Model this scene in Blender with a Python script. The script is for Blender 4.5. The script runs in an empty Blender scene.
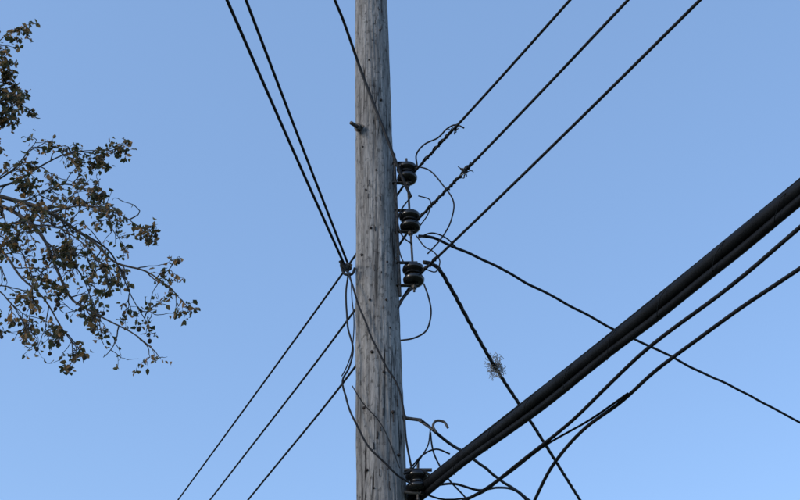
import bpy, math, random, bmesh
from mathutils import Vector, Matrix, noise
random.seed(7)
scene=bpy.context.scene
# ------------------------------------------------------------------ survey helpers
CAM=Vector((0,0,1.6)); TH=math.radians(35); F=1099.0
def ray(u,v):
    a=(u-400)/F; b=(250-v)/F
    return Vector((a, math.cos(TH)-b*math.sin(TH), math.sin(TH)+b*math.cos(TH)))
def P(u,v,Y):      # point of the sight line at horizontal distance Y
    d=ray(u,v); return CAM+d*(Y/d.y)
def H(u,v,h):      # point of the sight line at height h above the eye
    d=ray(u,v); return CAM+d*(h/d.z)
# ------------------------------------------------------------------ materials
def mat(name):
    m=bpy.data.materials.new(name); m.use_nodes=True
    nt=m.node_tree; return m,nt,nt.nodes['Principled BSDF']
def noise_mat(name,c1,c2,scale=20,rough=.6,metal=0,bump=.2,detail=6,bdist=.01,spec=.5):
    m,nt,b=mat(name)
    tc=nt.nodes.new('ShaderNodeTexCoord'); n=nt.nodes.new('ShaderNodeTexNoise')
    n.inputs['Scale'].default_value=scale; n.inputs['Detail'].default_value=detail
    nt.links.new(tc.outputs['Object'],n.inputs['Vector'])
    r=nt.nodes.new('ShaderNodeValToRGB'); r.color_ramp.elements[0].position=.35; r.color_ramp.elements[1].position=.65
    r.color_ramp.elements[0].color=(*c1,1); r.color_ramp.elements[1].color=(*c2,1)
    nt.links.new(n.outputs['Fac'],r.inputs['Fac']); nt.links.new(r.outputs['Color'],b.inputs['Base Color'])
    b.inputs['Roughness'].default_value=rough; b.inputs['Metallic'].default_value=metal; b.inputs['Specular IOR Level'].default_value=spec
    bp=nt.nodes.new('ShaderNodeBump'); bp.inputs['Strength'].default_value=bump; bp.inputs['Distance'].default_value=bdist
    nt.links.new(n.outputs['Fac'],bp.inputs['Height']); nt.links.new(bp.outputs['Normal'],b.inputs['Normal'])
    return m
M_black=noise_mat('weathered_black_insulation',(.008,.009,.011),(.022,.023,.026),14,.65,spec=.22)
M_cable=noise_mat('cable_jacket',(.004,.0045,.006),(.009,.010,.012),9,.55,spec=.16)
M_steel=noise_mat('rusty_galvanised_steel',(.04,.032,.026),(.10,.095,.09),40,.6,.4)
M_porc=noise_mat('glazed_porcelain',(.006,.006,.007),(.013,.012,.012),30,.22,0,.05)
M_string=noise_mat('frayed_string',(.14,.135,.13),(.30,.29,.27),60,.9)
M_tape=noise_mat('aluminium_wire_ends',(.08,.08,.08),(.22,.22,.21),60,.7)
# ------------------------------------------------------------------ curves
def cr(pts,step=.04):
    pts=[Vector(p) for p in pts]
    if len(pts)==2:
        n=max(2,min(400,int((pts[1]-pts[0]).length/step))); return [pts[0].lerp(pts[1],i/n) for i in range(n+1)]
    q=[pts[0]*2-pts[1]]+pts+[pts[-1]*2-pts[-2]]; out=[]
    for i in range(1,len(q)-2):
        p0,p1,p2,p3=q[i-1:i+3]
        t0=0;t1=t0+max(1e-4,(p1-p0).length**.5);t2=t1+max(1e-4,(p2-p1).length**.5);t3=t2+max(1e-4,(p3-p2).length**.5)
        n=max(3,min(200,int((p2-p1).length/step)))
        for k in range(n):
            t=t1+(t2-t1)*k/n
            A1=p0*((t1-t)/(t1-t0))+p1*((t-t0)/(t1-t0)); A2=p1*((t2-t)/(t2-t1))+p2*((t-t1)/(t2-t1)); A3=p2*((t3-t)/(t3-t2))+p3*((t-t2)/(t3-t2))
            B1=A1*((t2-t)/(t2-t0))+A2*((t-t0)/(t2-t0)); B2=A2*((t3-t)/(t3-t1))+A3*((t-t1)/(t3-t1))
            out.append(B1*((t2-t)/(t2-t1))+B2*((t-t1)/(t2-t1)))
    out.append(pts[-1]); return out
def helix(path,R,pitch,ph=0,d0=0,d1=1e9):
    out=[];s=0
    for i,p in enumerate(path):
        if i: s+=(p-path[i-1]).length
        t=(path[min(i+1,len(path)-1)]-path[max(i-1,0)]).normalized()
        a=t.cross(Vector((0,0,1)));  a=a.normalized() if a.length>.05 else Vector((1,0,0)); b=a.cross(t)
        if d0<=s<=d1:
            w=2*math.pi*s/pitch+ph; out.append(p+a*R*math.cos(w)+b*R*math.sin(w))
    return out
def jit(path,amp,fr=3,seed=0):
    return [p+amp*noise.noise_vector(p*fr+Vector((seed,seed*2.3,0))) for p in path]
def tube(name,splines,m,parent=None,res=4):
    c=bpy.data.curves.new(name,'CURVE'); c.dimensions='3D'; c.bevel_depth=1; c.bevel_resolution=res; c.use_fill_caps=True
    for pts,r in splines:
        if len(pts)<2: continue
        s=c.splines.new('POLY'); s.points.add(len(pts)-1)
        for i,p in enumerate(pts):
            s.points[i].co=(*p,1); s.points[i].radius=r[i] if isinstance(r,list) else r
    c.materials.append(m); o=bpy.data.objects.new(name,c); scene.collection.objects.link(o)
    if parent: o.parent=parent
    return o
def empty(name):
    e=bpy.data.objects.new(name,None); scene.collection.objects.link(e); return e
def lathe(name,prof,centre,m,parent,axis=Vector((0,0,1)),n=40,smooth=True):
    vs=[];fs=[]
    q=axis.to_track_quat('Z','Y')
    for r,z in prof:
        for k in range(n):
            a=2*math.pi*k/n; vs.append(q@Vector((r*math.cos(a),r*math.sin(a),z))+centre)
    for i in range(len(prof)-1):
        for k in range(n):
            k2=(k+1)%n; fs.append((i*n+k,i*n+k2,(i+1)*n+k2,(i+1)*n+k))
    fs.append(tuple(range(n))[::-1]); fs.append(tuple((len(prof)-1)*n+k for k in range(n)))
    me=bpy.data.meshes.new(name); me.from_pydata(vs,[],fs); me.materials.append(m)
    if smooth:
        for p in me.polygons: p.use_smooth=len(p.vertices)==4
    o=bpy.data.objects.new(name,me); scene.collection.objects.link(o); o.parent=parent; return o
def box(name,c,size,m,parent,rot=None,bev=.004):
    bm=bmesh.new(); bmesh.ops.create_cube(bm,size=1)
    for v in bm.verts: v.co=Vector((v.co.x*size[0],v.co.y*size[1],v.co.z*size[2]))
    bmesh.ops.bevel(bm,geom=bm.edges[:],offset=bev,segments=2,affect='EDGES')
    me=bpy.data.meshes.new(name); bm.to_mesh(me); me.materials.append(m)
    o=bpy.data.objects.new(name,me); scene.collection.objects.link(o); o.location=c
    if rot: o.rotation_euler=rot
    o.parent=parent; return o
def ext(p,q,d,drop=0): 
    e=q+(q-p).normalized()*d; e.z+=drop; return e
def tuft(n,c,s,seg,r,curl=.6,dn=.3):
    sl=[]
    for i in range(n):
        a=c+Vector((random.gauss(0,s),random.gauss(0,s),random.gauss(0,s*1.3))); pts=[a]
        d=Vector((random.gauss(0,1),random.gauss(0,1),random.gauss(0,1)-dn)).normalized()
        for k in range(5):
            d=(d+curl*Vector((random.gauss(0,1),random.gauss(0,1),random.gauss(0,1)))).normalized(); pts.append(pts[-1]+d*seg)
        sl.append((cr(pts,.012),r))
    return sl
# ------------------------------------------------------------------ ground
gm=noise_mat('dry_grass',(.05,.06,.025),(.10,.09,.045),3,.9,0,.5,10,.05)
me=bpy.data.meshes.new('ground'); S=3000
me.from_pydata([(-S,-S,0),(S,-S,0),(S,S,0),(-S,S,0)],[],[(0,1,2,3)]); me.materials.append(gm)
scene.collection.objects.link(bpy.data.objects.new('ground',me))

# ------------------------------------------------------------------ utility pole
pt=P(371,0,7); pb=P(382,500,7); ax=(pt-pb).normalized()
def axis_at(z): return pb+ax*((z-pb.z)/ax.z)
L=11.0
def rad(z): return .171-(z-4.45)/(9.32-4.45)*.025
pole=empty('utility_pole')
N=144; R_=480; vs=[];fs=[]
for i in range(R_+1):
    z=-.2+L*i/R_; c=axis_at(z)
    for k in range(N):
        a=2*math.pi*k/N
        nx,ny=math.cos(a),math.sin(a)
        d=.008*noise.noise(Vector((nx*1.2,ny*1.2,z*.45)))
        f=noise.noise(Vector((nx*9,ny*9,z*.55))); d-=.007*max(0,.12-abs(f))/.12
        f2=noise.noise(Vector((nx*22+5,ny*22,z*1.3))); d-=.003*max(0,.15-abs(f2))/.15
        d+=.003*noise.noise(Vector((nx*5,ny*5,z*6)))
        r=rad(z)+d; vs.append(c+Vector((nx*r,ny*r,0)))
for i in range(R_):
    for k in range(N):
        k2=(k+1)%N; fs.append((i*N+k,i*N+k2,(i+1)*N+k2,(i+1)*N+k))
fs.append(tuple(R_*N+k for k in range(N)))
me=bpy.data.meshes.new('pole_shaft'); me.from_pydata(vs,[],fs)
for p in me.polygons: p.use_smooth=len(p.vertices)==4
m,nt,b=mat('weathered_pole_wood'); nd=nt.nodes; lk=nt.links
tc=nd.new('ShaderNodeTexCoord')
def nz(scale,sv,detail=8,rough=.6):
    mp=nd.new('ShaderNodeMapping'); mp.inputs['Scale'].default_value=sv; lk.new(tc.outputs['Object'],mp.inputs['Vector'])
    n=nd.new('ShaderNodeTexNoise'); n.inputs['Scale'].default_value=scale; n.inputs['Detail'].default_value=detail; n.inputs['Roughness'].default_value=rough
    lk.new(mp.outputs['Vector'],n.inputs['Vector']); return n
def ramp(src,stops):
    r=nd.new('ShaderNodeValToRGB'); e=r.color_ramp.elements
    e[0].position,e[0].color=stops[0][0],(*stops[0][1],1); e[1].position,e[1].color=stops[1][0],(*stops[1][1],1)
    for s in stops[2:]: x=e.new(s[0]); x.color=(*s[1],1)
    lk.new(src,r.inputs['Fac']); return r
def mix(bt,f,a,c):
    x=nd.new('ShaderNodeMix'); x.data_type='RGBA'; x.blend_type=bt
    if isinstance(f,float): x.inputs[0].default_value=f
    else: lk.new(f,x.inputs[0])
    lk.new(a,x.inputs[6]); lk.new(c,x.inputs[7]); return x.outputs[2]
W1=(1,1,1)
g=nz(34,(1,1,.045)); big=nz(2.2,(1,1,.6),4); fine=nz(110,(1,1,.12),3); mott=nz(30,(1,1,.7),6,.7); chk=nz(20,(1,1,.03),3,.5); chm=nz(5,(1,1,.3),2)
c0=ramp(g.outputs['Fac'],[(.30,(.09,.086,.083)),(.43,(.27,.262,.256)),(.60,(.39,.38,.372)),(.78,(.47,.46,.45))])
c1=ramp(big.outputs['Fac'],[(.3,(.70,.68,.66)),(.7,W1)])
c2=ramp(fine.outputs['Fac'],[(.35,(.6,.6,.6)),(.6,W1)])
c3=ramp(mott.outputs['Fac'],[(.36,(.33,.32,.31)),(.46,W1)])
v=nd.new('ShaderNodeTexVoronoi'); mp=nd.new('ShaderNodeMapping'); mp.inputs['Scale'].default_value=(15,15,8); lk.new(tc.outputs['Object'],mp.inputs['Vector']); lk.new(mp.outputs['Vector'],v.inputs['Vector'])
c4=ramp(v.outputs['Distance'],[(.05,(.12,.11,.10)),(.11,W1)])
c5=ramp(chk.outputs['Fac'],[(.475,W1),(.525,W1),(.493,(.08,.07,.065)),(.507,(.08,.07,.065))])
cm=ramp(chm.outputs['Fac'],[(.45,(0,0,0)),(.55,W1)])
col=mix('MULTIPLY',1.0,c0.outputs[0],c1.outputs[0]); col=mix('MULTIPLY',.8,col,c2.outputs[0]); col=mix('MULTIPLY',.8,col,c3.outputs[0]); col=mix('MULTIPLY',.8,col,c4.outputs[0]); col=mix('MULTIPLY',cm.outputs[0],col,c5.outputs[0])
lk.new(col,b.inputs['Base Color']); b.inputs['Roughness'].default_value=.9; b.inputs['Specular IOR Level'].default_value=.2
bp=nd.new('ShaderNodeBump'); bp.inputs['Strength'].default_value=.8; bp.inputs['Distance'].default_value=.012; lk.new(col,bp.inputs['Height']); lk.new(bp.outputs['Normal'],b.inputs['Normal'])
me.materials.append(m); o=bpy.data.objects.new('pole_shaft',me); scene.collection.objects.link(o); o.parent=pole
def on_pole(u,v,out=.0):
    d=ray(u,v); y=7.0
    for _ in range(6):
        p=CAM+d*(y/d.y); c=axis_at(p.z); r=rad(p.z)+out; dx=p.x-c.x
        y=7-math.sqrt(max(r*r-dx*dx,0))
    return CAM+d*(y/d.y)
M_hole=noise_mat('rusty_nail_head',(.01,.008,.007),(.035,.02,.015),40,.8)
holes=[(363,147),(381,100),(371,228),(376,170),(366,190),(369,60),(380,30),(390,328),(372,352),(384,372),(364,408),(393,412),(377,438),(370,300),(387,262),(399,455),(367,470),(374,488),(362,255),(386,300)]
for i,(u,w) in enumerate(holes):
    p=on_pole(u,w); c=axis_at(p.z); n=(p-c); n.z=0; n.normalize()
    k=random.uniform(.7,1.4)
    lathe('nail_head',[(.001,.012),((.006+.004*random.random())*k,.010),(.010*k,.0),(.010*k,-.01)],p,M_hole,pole,n,10)
for i in range(30):
    w=random.uniform(8,495); u=random.gauss(376+w*.015,8); u=max(360,min(384+w*.035,u))
    p=on_pole(u,w,.002); dz=random.uniform(.010,.035)
    tube('staple',[([p-Vector((random.uniform(-.012,.012),-.006,dz)),p-Vector((0,.004,dz*.6)),p-Vector((0,.004,-dz*.6)),p+Vector((0,.006,dz))],random.uniform(.002,.004))],M_hole,pole,2)
def bolt(name,p,d,l,r=.011,washer=True):
    d=d.normalized()
    lathe(name,[(r*.8,0),(r,.004),(r,l),(r*.6,l+.006)],p,M_steel,pole,d,16)
    lathe(name+'_nut',[(r*1.9,.03),(r*2.1,.034),(r*2.1,.052),(r*1.9,.056)],p,M_steel,pole,d,6,False)
    if washer: lathe(name+'_washer',[(r*3.3,.018),(r*3.3,.026)],p,M_steel,pole,d,4,False)
p=P(361,129,6.87); bolt('through_bolt',p,P(345,119,6.70)-p,.135,.016)
p=P(351,269,6.95); bolt('service_eye_bolt',p,P(341,264,6.9)-p,.09,.016)
p=P(398,417,6.98); bolt('guy_bolt',p,P(420,420,6.95)-p,.17,.012)

# ------------------------------------------------------------------ secondary rack with spool insulators
rack=empty('insulator_rack')
sp=[P(407,173,6.93),P(410,221,6.93),P(413.5,274,6.93)]
prof=[(.018,-.080),(.052,-.080),(.066,-.074),(.074,-.060),(.076,-.044),(.070,-.034),(.052,-.026),(.046,-.012),(.048,.004),(.060,.012),(.074,.020),(.078,.034),(.074,.052),(.062,.062),(.040,.066),(.034,.074),(.032,.082),(.018,.084)]
for s in sp:
    lathe('spool_insulator',[(r*1.08,z*1.1) for r,z in prof],s,M_porc,rack,ax,48)
    c=axis_at(s.z)
    for dz in (-.104,.104):
        a=Vector((c.x+rad(s.z)+.0,s.y,s.z+dz)); bb=s+ax*dz
        mid=(a+bb)/2; box('clevis_arm',mid+Vector((.01,0,0)),((bb-a).length+.05,.035,.008),M_steel,rack,None,.002)
    lathe('clevis_nut',[(.022,-.132),(.022,-.110)],s,M_steel,rack,ax,6,False)
tube('rack_rod',[([sp[0]+ax*.15,sp[2]-ax*.16],.009)],M_steel,rack)
a=axis_at(sp[0].z+.2); bb=axis_at(sp[2].z-.2)
tube('rack_back_strap',[([a+Vector((rad(a.z)+.006,-.07,0)),bb+Vector((rad(bb.z)+.006,-.07,0))],.012)],M_steel,rack)
for i,s in enumerate(sp):
    ring=[s+Vector((.058*math.cos(t),.058*math.sin(t),-.006+.004*math.sin(t*2))) for t in [k*.3 for k in range(44)]]
    tube('tie_wire',[(ring,.007)],M_black,rack)

# ------------------------------------------------------------------ main line (three open-wire secondaries)
rt=[(570,0),(628,0),(700,0)]; lf=[(178,500),(210,500),(248,500)]
mid_px=[(345,270),(352,314),(352,371)]
lfh=[5.62,5.12,4.60]
for i in range(3):
    s=sp[i]; h=s.z-1.6
    g=s+Vector((.05,0,0)); gb=s+Vector((.02,.055,0))
    R1=H(*rt[i],h+.02); path=[ext(g,R1,22,.4),R1,(R1+g)/2-Vector((0,0,.012)),g]
    L1=H(*lf[i],lfh[i]-.05); lm=H(*mid_px[i],lfh[i]+.0)
    pr=cr(path); pl=cr([gb,lm,L1,ext(lm,L1,25,.1)])
    o=tube('power_line',[(pr,.0098),(pl,.0098)],M_black)
    fine_rev=cr([g,(R1+g)/2-Vector((0,0,.012)),R1],.012)
    D0,D1=[(.12,.66),(.08,.92),(.06,.3)][i]
    tube('splice_wrap',[(jit(helix(fine_rev,.012,.085,0,D0,D1),.008,12),.0044),(jit(helix(fine_rev,.012,.12,2,D0,D1*.9),.008,12,3),.0040)],M_black,o)
    if i<2:
        acc=0
        for k in range(1,len(fine_rev)):
            acc+=(fine_rev[k]-fine_rev[k-1]).length
            if acc>[.62,.70][i]: c=fine_rev[k]; break
        tube('splice_ends',tuft([5,9][i],c,.010,.013,.0035,.7,0),M_black,o,2)
        tube('wire_ends',tuft([3,8][i],c,.012,.010,.004,.7,0),M_tape,o,2)
# ------------------------------------------------------------------ service drops
def wire(name,pts,r,m=M_black,j=0,tw=False,step=.04,extra=None):
    pa=cr(pts,step)
    if j: pa=jit(pa,j,4,random.random()*9)
    sl=[(pa,r)]
    if tw:
        sl=[(helix(pa,r*.5,.42,ph),r*.70) for ph in (0,2.1,4.2)]
    if extra: sl+=extra
    return tube(name,sl,m)
e=P(345,266,6.93); A=H(227,0,4.8); wire('service_drop_cable',[ext(e,A,20,.3),A,(A+e)/2-Vector((0,0,.01)),e],.0098)
e=P(348,264,6.95); A=H(246,0,4.85); wire('service_drop_cable',[ext(e,A,20,.3),A,(A+e)/2-Vector((0,0,.01)),e],.0092)
q=[(418,236,6.95),(434,238,7.0),(452,246,7.1),(500,268,7.45),(605,325,8.2),(700,371,8.9),(800,423,9.7)]
pp=[P(*a) for a in q]; wire('service_drop_cable',pp+[ext(pp[-2],pp[-1],22,-2)],.0115,j=.012)
q=[(424,262,6.95),(436,266,7.05),(449,285,7.3),(472,327,7.9),(497,370,8.6),(533,425,9.7),(580,500,11.5)]
pp=[P(*a) for a in q]; sd=wire('service_drop_cable',pp+[ext(pp[-2],pp[-1],20,0)],.0145,tw=True)
c=P(495,367,8.56)
tube('string_tuft',tuft(130,c,.026,.018,.0021),M_string,sd,1)
q=[(322,-40,5.9),(335,0,6.3),(345,25,6.5),(358,62,6.74),(372,100,6.80),(388,140,6.82),(396,162,6.84),(404,182,6.88),(411,197,6.9)]
pp=[P(*a) for a in q]; wire('riser_cable',[ext(pp[1],pp[0],8,1)]+pp,.0125,j=.004)
def jump(q,r=.0075,m=M_black,j=.006): return (jit(cr([P(*a) for a in q],.02),j,6,random.random()*9),r)
tube('jumper_wires',[
 jump([(417,166,6.9),(417,154,6.88),(424,145,6.86),(438,138,6.8),(447,129,6.75),(456,125,6.7),(464,128,6.7)],.007),
 jump([(412,165,6.9),(428,170,6.85),(444,186,6.8),(454,204,6.8),(451,222,6.85),(440,240,6.9),(428,254,6.92)],.006),
 jump([(418,196,6.9),(430,200,6.9),(428,214,6.9),(420,226,6.92)],.005),
 jump([(411,197,6.9),(401,210,6.88),(398,222,6.88),(404,238,6.88),(412,244,6.9)],.006),
 jump([(418,238,6.92),(432,233,6.95),(446,238,7.0),(456,247,7.05)],.006),
 jump([(416,236,6.9),(424,246,6.88),(434,252,6.86),(440,262,6.86),(436,272,6.88),(424,268,6.9)],.005),
 jump([(398,178,6.86),(394,196,6.84),(398,214,6.84),(397,236,6.86),(402,258,6.86),(408,268,6.88)],.005),
 jump([(424,284,6.9),(429,298,6.88),(431,316,6.86),(426,331,6.84),(414,338,6.86),(401,340,6.9)],.0065),
 jump([(412,288,6.88),(404,298,6.84),(398,308,6.82)],.008),
 jump([(408,262,6.86),(400,262,6.84),(396,258,6.84)],.009),
],M_black,None)
tube('drip_loop_wires',[
 jump([(346,268,6.92),(352,284,6.82),(360,308,6.8),(372,338,6.79),(386,365,6.78),(398,388,6.79),(404,412,6.8),(406,440,6.8),(412,468,6.84)],.0072),
 jump([(348,272,6.92),(346,300,6.9),(348,328,6.88),(353,350,6.86),(349,368,6.84),(343,380,6.84),(346,398,6.82),(356,424,6.78),(368,446,6.78),(384,462,6.78),(396,474,6.80),(412,484,6.84)],.007),
 jump([(350,272,6.93),(352,300,6.9),(354,326,6.88),(352,350,6.86),(346,368,6.84),(342,376,6.84)],.0045),
 jump([(352,386,6.84),(364,404,6.79),(378,420,6.78),(390,442,6.78),(400,468,6.80)],.004),
 jump([(341,265,6.9),(345,274,6.88),(352,274,6.87),(355,268,6.87)],.010),
 jump([(340,261,6.88),(346,270,6.9)],.012),
],M_black,None)
# ------------------------------------------------------------------ communications bundle
hc=2.93
a=H(417,492,hc-.02); bpt=H(800,189,hc); mid=H(600,349.5,hc-.02)
path=cr([ext(bpt,a,25,-.2),a,mid,bpt,ext(a,bpt,18,.4)],.05)
dn=Vector((.012,0,-.050))
tube('communications_cable',[(jit(path,.012,1.2),.034),(jit([p+dn for p in path],.014,1.6,3),.022),([p+Vector((-.01,0,.034)) for p in path],.007),(helix([p+Vector((.004,0,-.02)) for p in path],.050,.42),.0018)],M_cable)
def line(pxs,h0,h1,r,last=18,m=M_black,rise=.3,j=.010):
    n=len(pxs); pp=[H(u,v,h0+(h1-h0)*i/(n-1)) for i,(u,v) in enumerate(pxs)]
    pa=jit(cr([*pp,ext(pp[-2],pp[-1],last,rise)],.05),j,1.5,random.random()*9)
    return tube('telephone_cable',[(pa,r)],m)
line([(412,520),(455,504),(486,489),(520,464),(570,422),(640,356),(716,296),(800,228)],2.75,2.95,.0105)
line([(524,520),(536,498),(556,462),(585,428),(622,401),(660,367),(728,318),(800,268)],2.75,2.9,.0105)
line([(420,492),(445,500),(474,497),(506,476),(545,446),(590,420),(625,396)],2.85,2.84,.0065,.03,rise=0)
brk=empty('guy_attachment')
s=P(417,481,6.9); lathe('spool_insulator',[(r,z*.9) for r,z in prof],s,M_porc,brk,ax,40)
tube('hook',[(cr([P(*a) for a in [(436,432,6.9),(433,426,6.9),(436,421,6.9),(444,422,6.9),(448,428,6.9)]],.01),.009),
 (cr([P(418,420,6.95),P(424,424,6.93),P(433,430,6.9)],.02),.007)],M_steel,brk)
tube('bracket_bar',[([P(404,470,6.9),P(432,470,6.9)],.012),([P(404,492,6.9),P(425,494,6.9)],.012),([P(418,462,6.9),P(418,500,6.9)],.009)],M_steel,brk)
tube('jumper_wires',[
 jump([(422,421,6.93),(440,436,7.0),(468,455,7.4),(498,478,7.9),(532,502,8.5),(600,548,9.6)],.011),
 jump([(430,430,6.9),(428,445,6.88),(418,462,6.86),(410,472,6.86)],.005),
 jump([(431,432,6.9),(434,455,6.92),(446,476,6.95),(462,494,7.0),(474,508,7.0)],.006),
 jump([(410,468,6.85),(424,454,6.85),(436,449,6.85),(450,454,6.9)],.006),
 jump([(430,486,6.86),(452,484,6.86),(478,490,6.9),(498,488,7.0),(514,490,7.1),(530,504,7.2)],.008),
 jump([(404,474,6.84),(416,470,6.84),(430,476,6.84),(432,488,6.84)],.009),
],M_black,None)

# ------------------------------------------------------------------ tree
random.seed(21)
tree=empty('sweetgum_tree')
M_bark=noise_mat('bark',(.03,.026,.023),(.075,.065,.058),18,.9,0,.8)
ml,nt,b=mat('autumn_leaf')
geo=nt.nodes.new('ShaderNodeNewGeometry'); r=nt.nodes.new('ShaderNodeValToRGB'); e=r.color_ramp.elements
e[0].position=0; e[0].color=(.05,.055,.022,1); e[1].position=1; e[1].color=(.42,.23,.09,1)
for pos,c in [(.35,(.095,.095,.036,1)),(.6,(.16,.12,.05,1)),(.8,(.28,.16,.065,1))]: x=e.new(pos); x.color=c
nt.links.new(geo.outputs['Random Per Island'],r.inputs['Fac']); nt.links.new(r.outputs['Color'],b.inputs['Base Color']); b.inputs['Roughness'].default_value=.6
tr=nt.nodes.new('ShaderNodeBsdfTranslucent'); nt.links.new(r.outputs['Color'],tr.inputs['Color'])
mx=nt.nodes.new('ShaderNodeMixShader'); mx.inputs[0].default_value=.4
nt.links.new(b.outputs[0],mx.inputs[1]); nt.links.new(tr.outputs[0],mx.inputs[2]); nt.links.new(mx.outputs[0],nt.nodes['Material Output'].inputs['Surface'])
M_fruit=noise_mat('seed_ball',(.025,.02,.014),(.07,.05,.03),60,.9)
LV=[];LF=[];BR=[];FR=[]
def leaf(p,s):
    d=Vector((random.gauss(0,1),random.gauss(0,1),random.gauss(-.9,.7))).normalized()
    n=Vector((random.gauss(0,1),random.gauss(0,1),random.gauss(0,1))); w=d.cross(n).normalized(); n=w.cross(d)
    i=len(LV); f=random.uniform(.05,.25)
    k=random.uniform(.24,.38)
    LV.extend([p,p+d*s*.35+w*s*k+n*s*f,p+d*s*.75+w*s*k*.7+n*s*f*.6,p+d*s-n*s*.12,p+d*s*.75-w*s*k*.7+n*s*f*.6,p+d*s*.35-w*s*k+n*s*f,p+d*s*.5])
    LF.extend([(i,i+1,i+6),(i+1,i+2,i+6),(i+2,i+3,i+6),(i+3,i+4,i+6),(i+4,i+5,i+6),(i+5,i,i+6)])
def twig(p,d,l,r,dens,depth=0,ls=.078):
    n=7; pts=[p]; q=p.copy(); d=d.normalized()
    for k in range(n):
        d=(d+Vector((random.gauss(0,.2),random.gauss(0,.2),random.gauss(0,.18)-.08))).normalized(); q=q+d*l/n; pts.append(q.copy())
        if depth<2 and random.random()<(.36 if depth==0 else .2): twig(q,d+Vector((random.gauss(0,.7),random.gauss(0,.7),random.gauss(0,.7))),l*.6,r*.65,dens,depth+1,ls)
        if k>=3:
            for _ in range(2):
                if random.random()<dens: leaf(q+Vector((random.gauss(0,.025),random.gauss(0,.025),random.gauss(0,.025))),ls*random.uniform(.6,1.2))
    for _ in range(2):
        if random.random()<dens*1.8: leaf(q,ls*random.uniform(.7,1.25))
    BR.append((pts,[r*(1-.55*k/n) for k in range(n+1)]))
    if random.random()<.10:
        e2=q+Vector((random.gauss(0,.01),random.gauss(0,.01),-random.uniform(.04,.10))); BR.append(([q,e2],.003)); FR.append((e2,random.uniform(.017,.031)))
def limb(pts,r0,r1,dens,spacing,tl=.45,start=0):
    pa=jit(cr(pts,.08),.05,1.5,random.random()*9); n=len(pa)
    BR.append((pa,[r0+(r1-r0)*i/(n-1) for i in range(n)]))
    acc=0
    for i in range(1,n):
        acc+=(pa[i]-pa[i-1]).length
        if i/n>=start and acc>spacing*random.uniform(.5,1.6):
            acc=0; t=(pa[i]-pa[i-1]).normalized()
            twig(pa[i],t*.8+Vector((random.gauss(0,.7),random.gauss(0,.7),random.gauss(0,.65))),tl*random.uniform(.5,1.5),.009,dens*random.uniform(.3,1.6),0)
    twig(pa[-1],pa[-1]-pa[-3],tl*.6,.007,dens)
TY=11.5
def T(u,v,dy=0): return P(u,v,TY+dy)
trunk=[Vector((-10.4,12,-.1)),Vector((-10.3,12,2)),Vector((-10.45,12.05,4.5)),Vector((-10.3,12,7)),Vector((-10.2,11.9,9.5)),Vector((-10.3,12,12)),Vector((-10.2,12,14))]
pa=cr(trunk,.1); BR.append((pa,[.30*(1-i/len(pa))**.8+.03+.12*math.exp(-i*.12) for i in range(len(pa))]))
fk=T(-120,215); fk2=T(-60,130)
limb([Vector((-10.3,12,7.4)),Vector((-8.6,11.8,9.2)),fk],.12,.06,.3,.6)
limb([Vector((-10.2,12,9.5)),Vector((-8.8,11.8,10.9)),fk2],.09,.04,.5,.5)
D=.24
limb([fk,T(-50,188),T(0,197),T(50,213,.1),T(85,235,.2),T(112,260,.1),T(146,273),T(166,284,-.1)],.042,.008,D,.15,.40,.3)
limb([T(-30,190),T(0,207,-.1),T(30,224,-.2),T(46,242,-.2),T(56,270,-.3),T(75,300,-.3),T(102,318,-.4),T(132,334,-.4),T(150,348,-.4)],.030,.007,D,.15,.36,.25)
limb([fk,T(-40,225,.3),T(0,250,.3),T(22,280,.3),T(45,300,.3),T(62,328,.3),T(74,346,.3)],.028,.006,D,.15,.36,.3)
limb([T(-20,192),T(20,180,.3),T(45,164,.4),T(75,152,.5),T(106,152,.5)],.020,.005,.42,.12,.36,.2)
limb([T(-20,192),T(10,172,-.2),T(28,154,-.3),T(42,146,-.3)],.015,.005,.3,.15,.3)
limb([fk2,T(-30,110),T(-5,92),T(8,84)],.03,.006,.9,.07,.36,.2)
limb([fk2,T(-30,90,.3),T(-12,60,.3),T(-6,48,.3)],.02,.005,.9,.07,.34,.2)
limb([fk2,T(-30,122,.3),T(-12,118,.3),T(2,112,.3)],.02,.005,.9,.07,.34,.2)
limb([fk2,T(-30,130,-.3),T(-10,104,-.3),T(-2,70,-.3)],.02,.005,.9,.07,.32,.2)
limb([T(50,213,.1),T(88,206,-.2),T(118,214,-.3),T(140,230,-.3)],.014,.005,D,.13,.34,.1)
limb([T(85,235,.2),T(108,248,.3),T(122,272,.4),T(134,300,.4),T(148,322,.4)],.014,.005,D,.14,.32,.1)
limb([fk,T(-50,260,-.3),T(-10,285,-.4),T(10,305,-.4),T(24,322,-.4)],.02,.005,D,.14,.34,.2)
limb([T(30,224,-.2),T(60,228,-.5),T(90,250,-.6),T(104,280,-.6)],.012,.005,D,.14,.34,.1)
limb([T(0,250,.3),T(-10,280,.5),T(2,310,.5)],.012,.004,D,.15,.32,.1)
limb([T(0,197),T(30,200,.5),T(66,185,.7),T(96,196,.7)],.012,.005,.36,.13,.34,.1)
limb([T(46,242,-.2),T(70,262,0),T(88,290,.1),T(96,318,.1)],.010,.004,D,.15,.3,.1)
limb([T(0,207,-.1),T(14,240,-.4),T(30,268,-.5),T(34,300,-.5)],.010,.004,D,.15,.3,.1)
for i in range(34):
    z=random.uniform(6,13); t0=Vector((-10.3,12,z)); a=random.uniform(0,2*math.pi); l=random.uniform(1.6,3.4)
    if math.cos(a)>.3: l*=.75
    e1=t0+Vector((math.cos(a)*l,math.sin(a)*l,random.uniform(.3,1.8))); m1=(t0+e1)/2+Vector((0,0,random.uniform(.1,.5)))
    limb([t0,m1,e1],.06,.01,.5,.16,.5,.3)
tube('limbs',BR,M_bark,tree,2)
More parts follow.
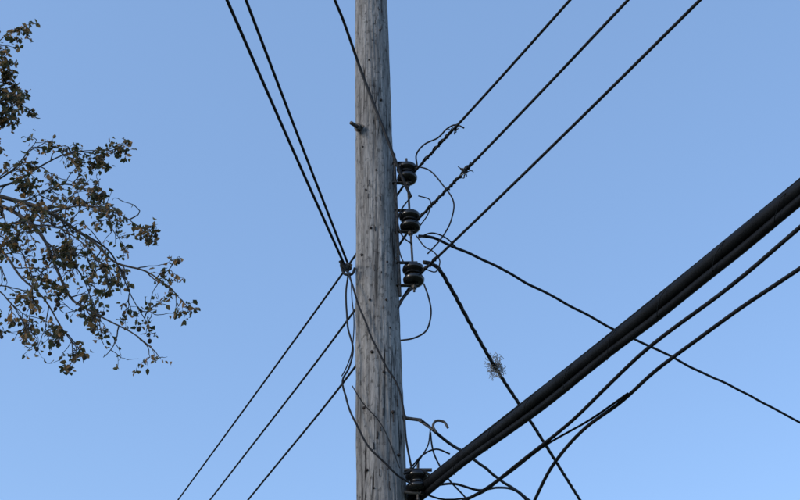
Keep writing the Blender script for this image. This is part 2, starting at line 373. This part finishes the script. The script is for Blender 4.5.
me=bpy.data.meshes.new('leaves'); me.from_pydata(LV,[],LF); me.materials.append(ml)
o=bpy.data.objects.new('leaves',me); scene.collection.objects.link(o); o.parent=tree
bm=bmesh.new()
for p,r in FR: bmesh.ops.create_icosphere(bm,subdivisions=2,radius=r,matrix=Matrix.Translation(p)@Matrix.Diagonal((1,1,1.25,1)))
me=bpy.data.meshes.new('seed_balls'); bm.to_mesh(me); me.materials.append(M_fruit); o=bpy.data.objects.new('seed_balls',me); scene.collection.objects.link(o); o.parent=tree
# ------------------------------------------------------------------ light
el=math.radians(26); rot=math.radians(238)
w=bpy.data.worlds.new('World'); scene.world=w; w.use_nodes=True; nt=w.node_tree
sk=nt.nodes.new('ShaderNodeTexSky'); sk.sky_type='NISHITA'; sk.sun_disc=False; sk.sun_elevation=el; sk.sun_rotation=rot; sk.air_density=1.0; sk.dust_density=1.0; sk.ozone_density=1.0
tint=nt.nodes.new('ShaderNodeMix'); tint.data_type='RGBA'; tint.blend_type='MULTIPLY'; tint.inputs[0].default_value=1; tint.inputs[7].default_value=(1.6,1.75,1.95,1)
nt.links.new(sk.outputs[0],tint.inputs[6])
hz=nt.nodes.new('ShaderNodeMix'); hz.data_type='RGBA'; hz.inputs[0].default_value=.5; hz.inputs[7].default_value=(1.85,3.15,5.5,1)   # thin even haze
nt.links.new(tint.outputs[2],hz.inputs[6])
nt.links.new(hz.outputs[2],nt.nodes['Background'].inputs[0]); nt.nodes['Background'].inputs[1].default_value=.15
ld=bpy.data.lights.new('sun','SUN'); ld.energy=1.1; ld.angle=math.radians(10); ld.color=(1,.87,.73)
lo=bpy.data.objects.new('sun',ld); scene.collection.objects.link(lo)
sd_=Vector((math.sin(rot)*math.cos(el),math.cos(rot)*math.cos(el),math.sin(el))); lo.rotation_euler=(-sd_).to_track_quat('-Z','Y').to_euler()
cd=bpy.data.cameras.new('camera'); cd.sensor_width=36; cd.lens=F/800*36; cd.clip_end=10000; cd.clip_start=.05
co=bpy.data.objects.new('camera',cd); co.location=CAM; co.rotation_euler=(math.pi/2+TH,0,0); scene.collection.objects.link(co); scene.camera=co
scene.view_settings.view_transform='Standard'; scene.view_settings.look='None'; scene.view_settings.exposure=0
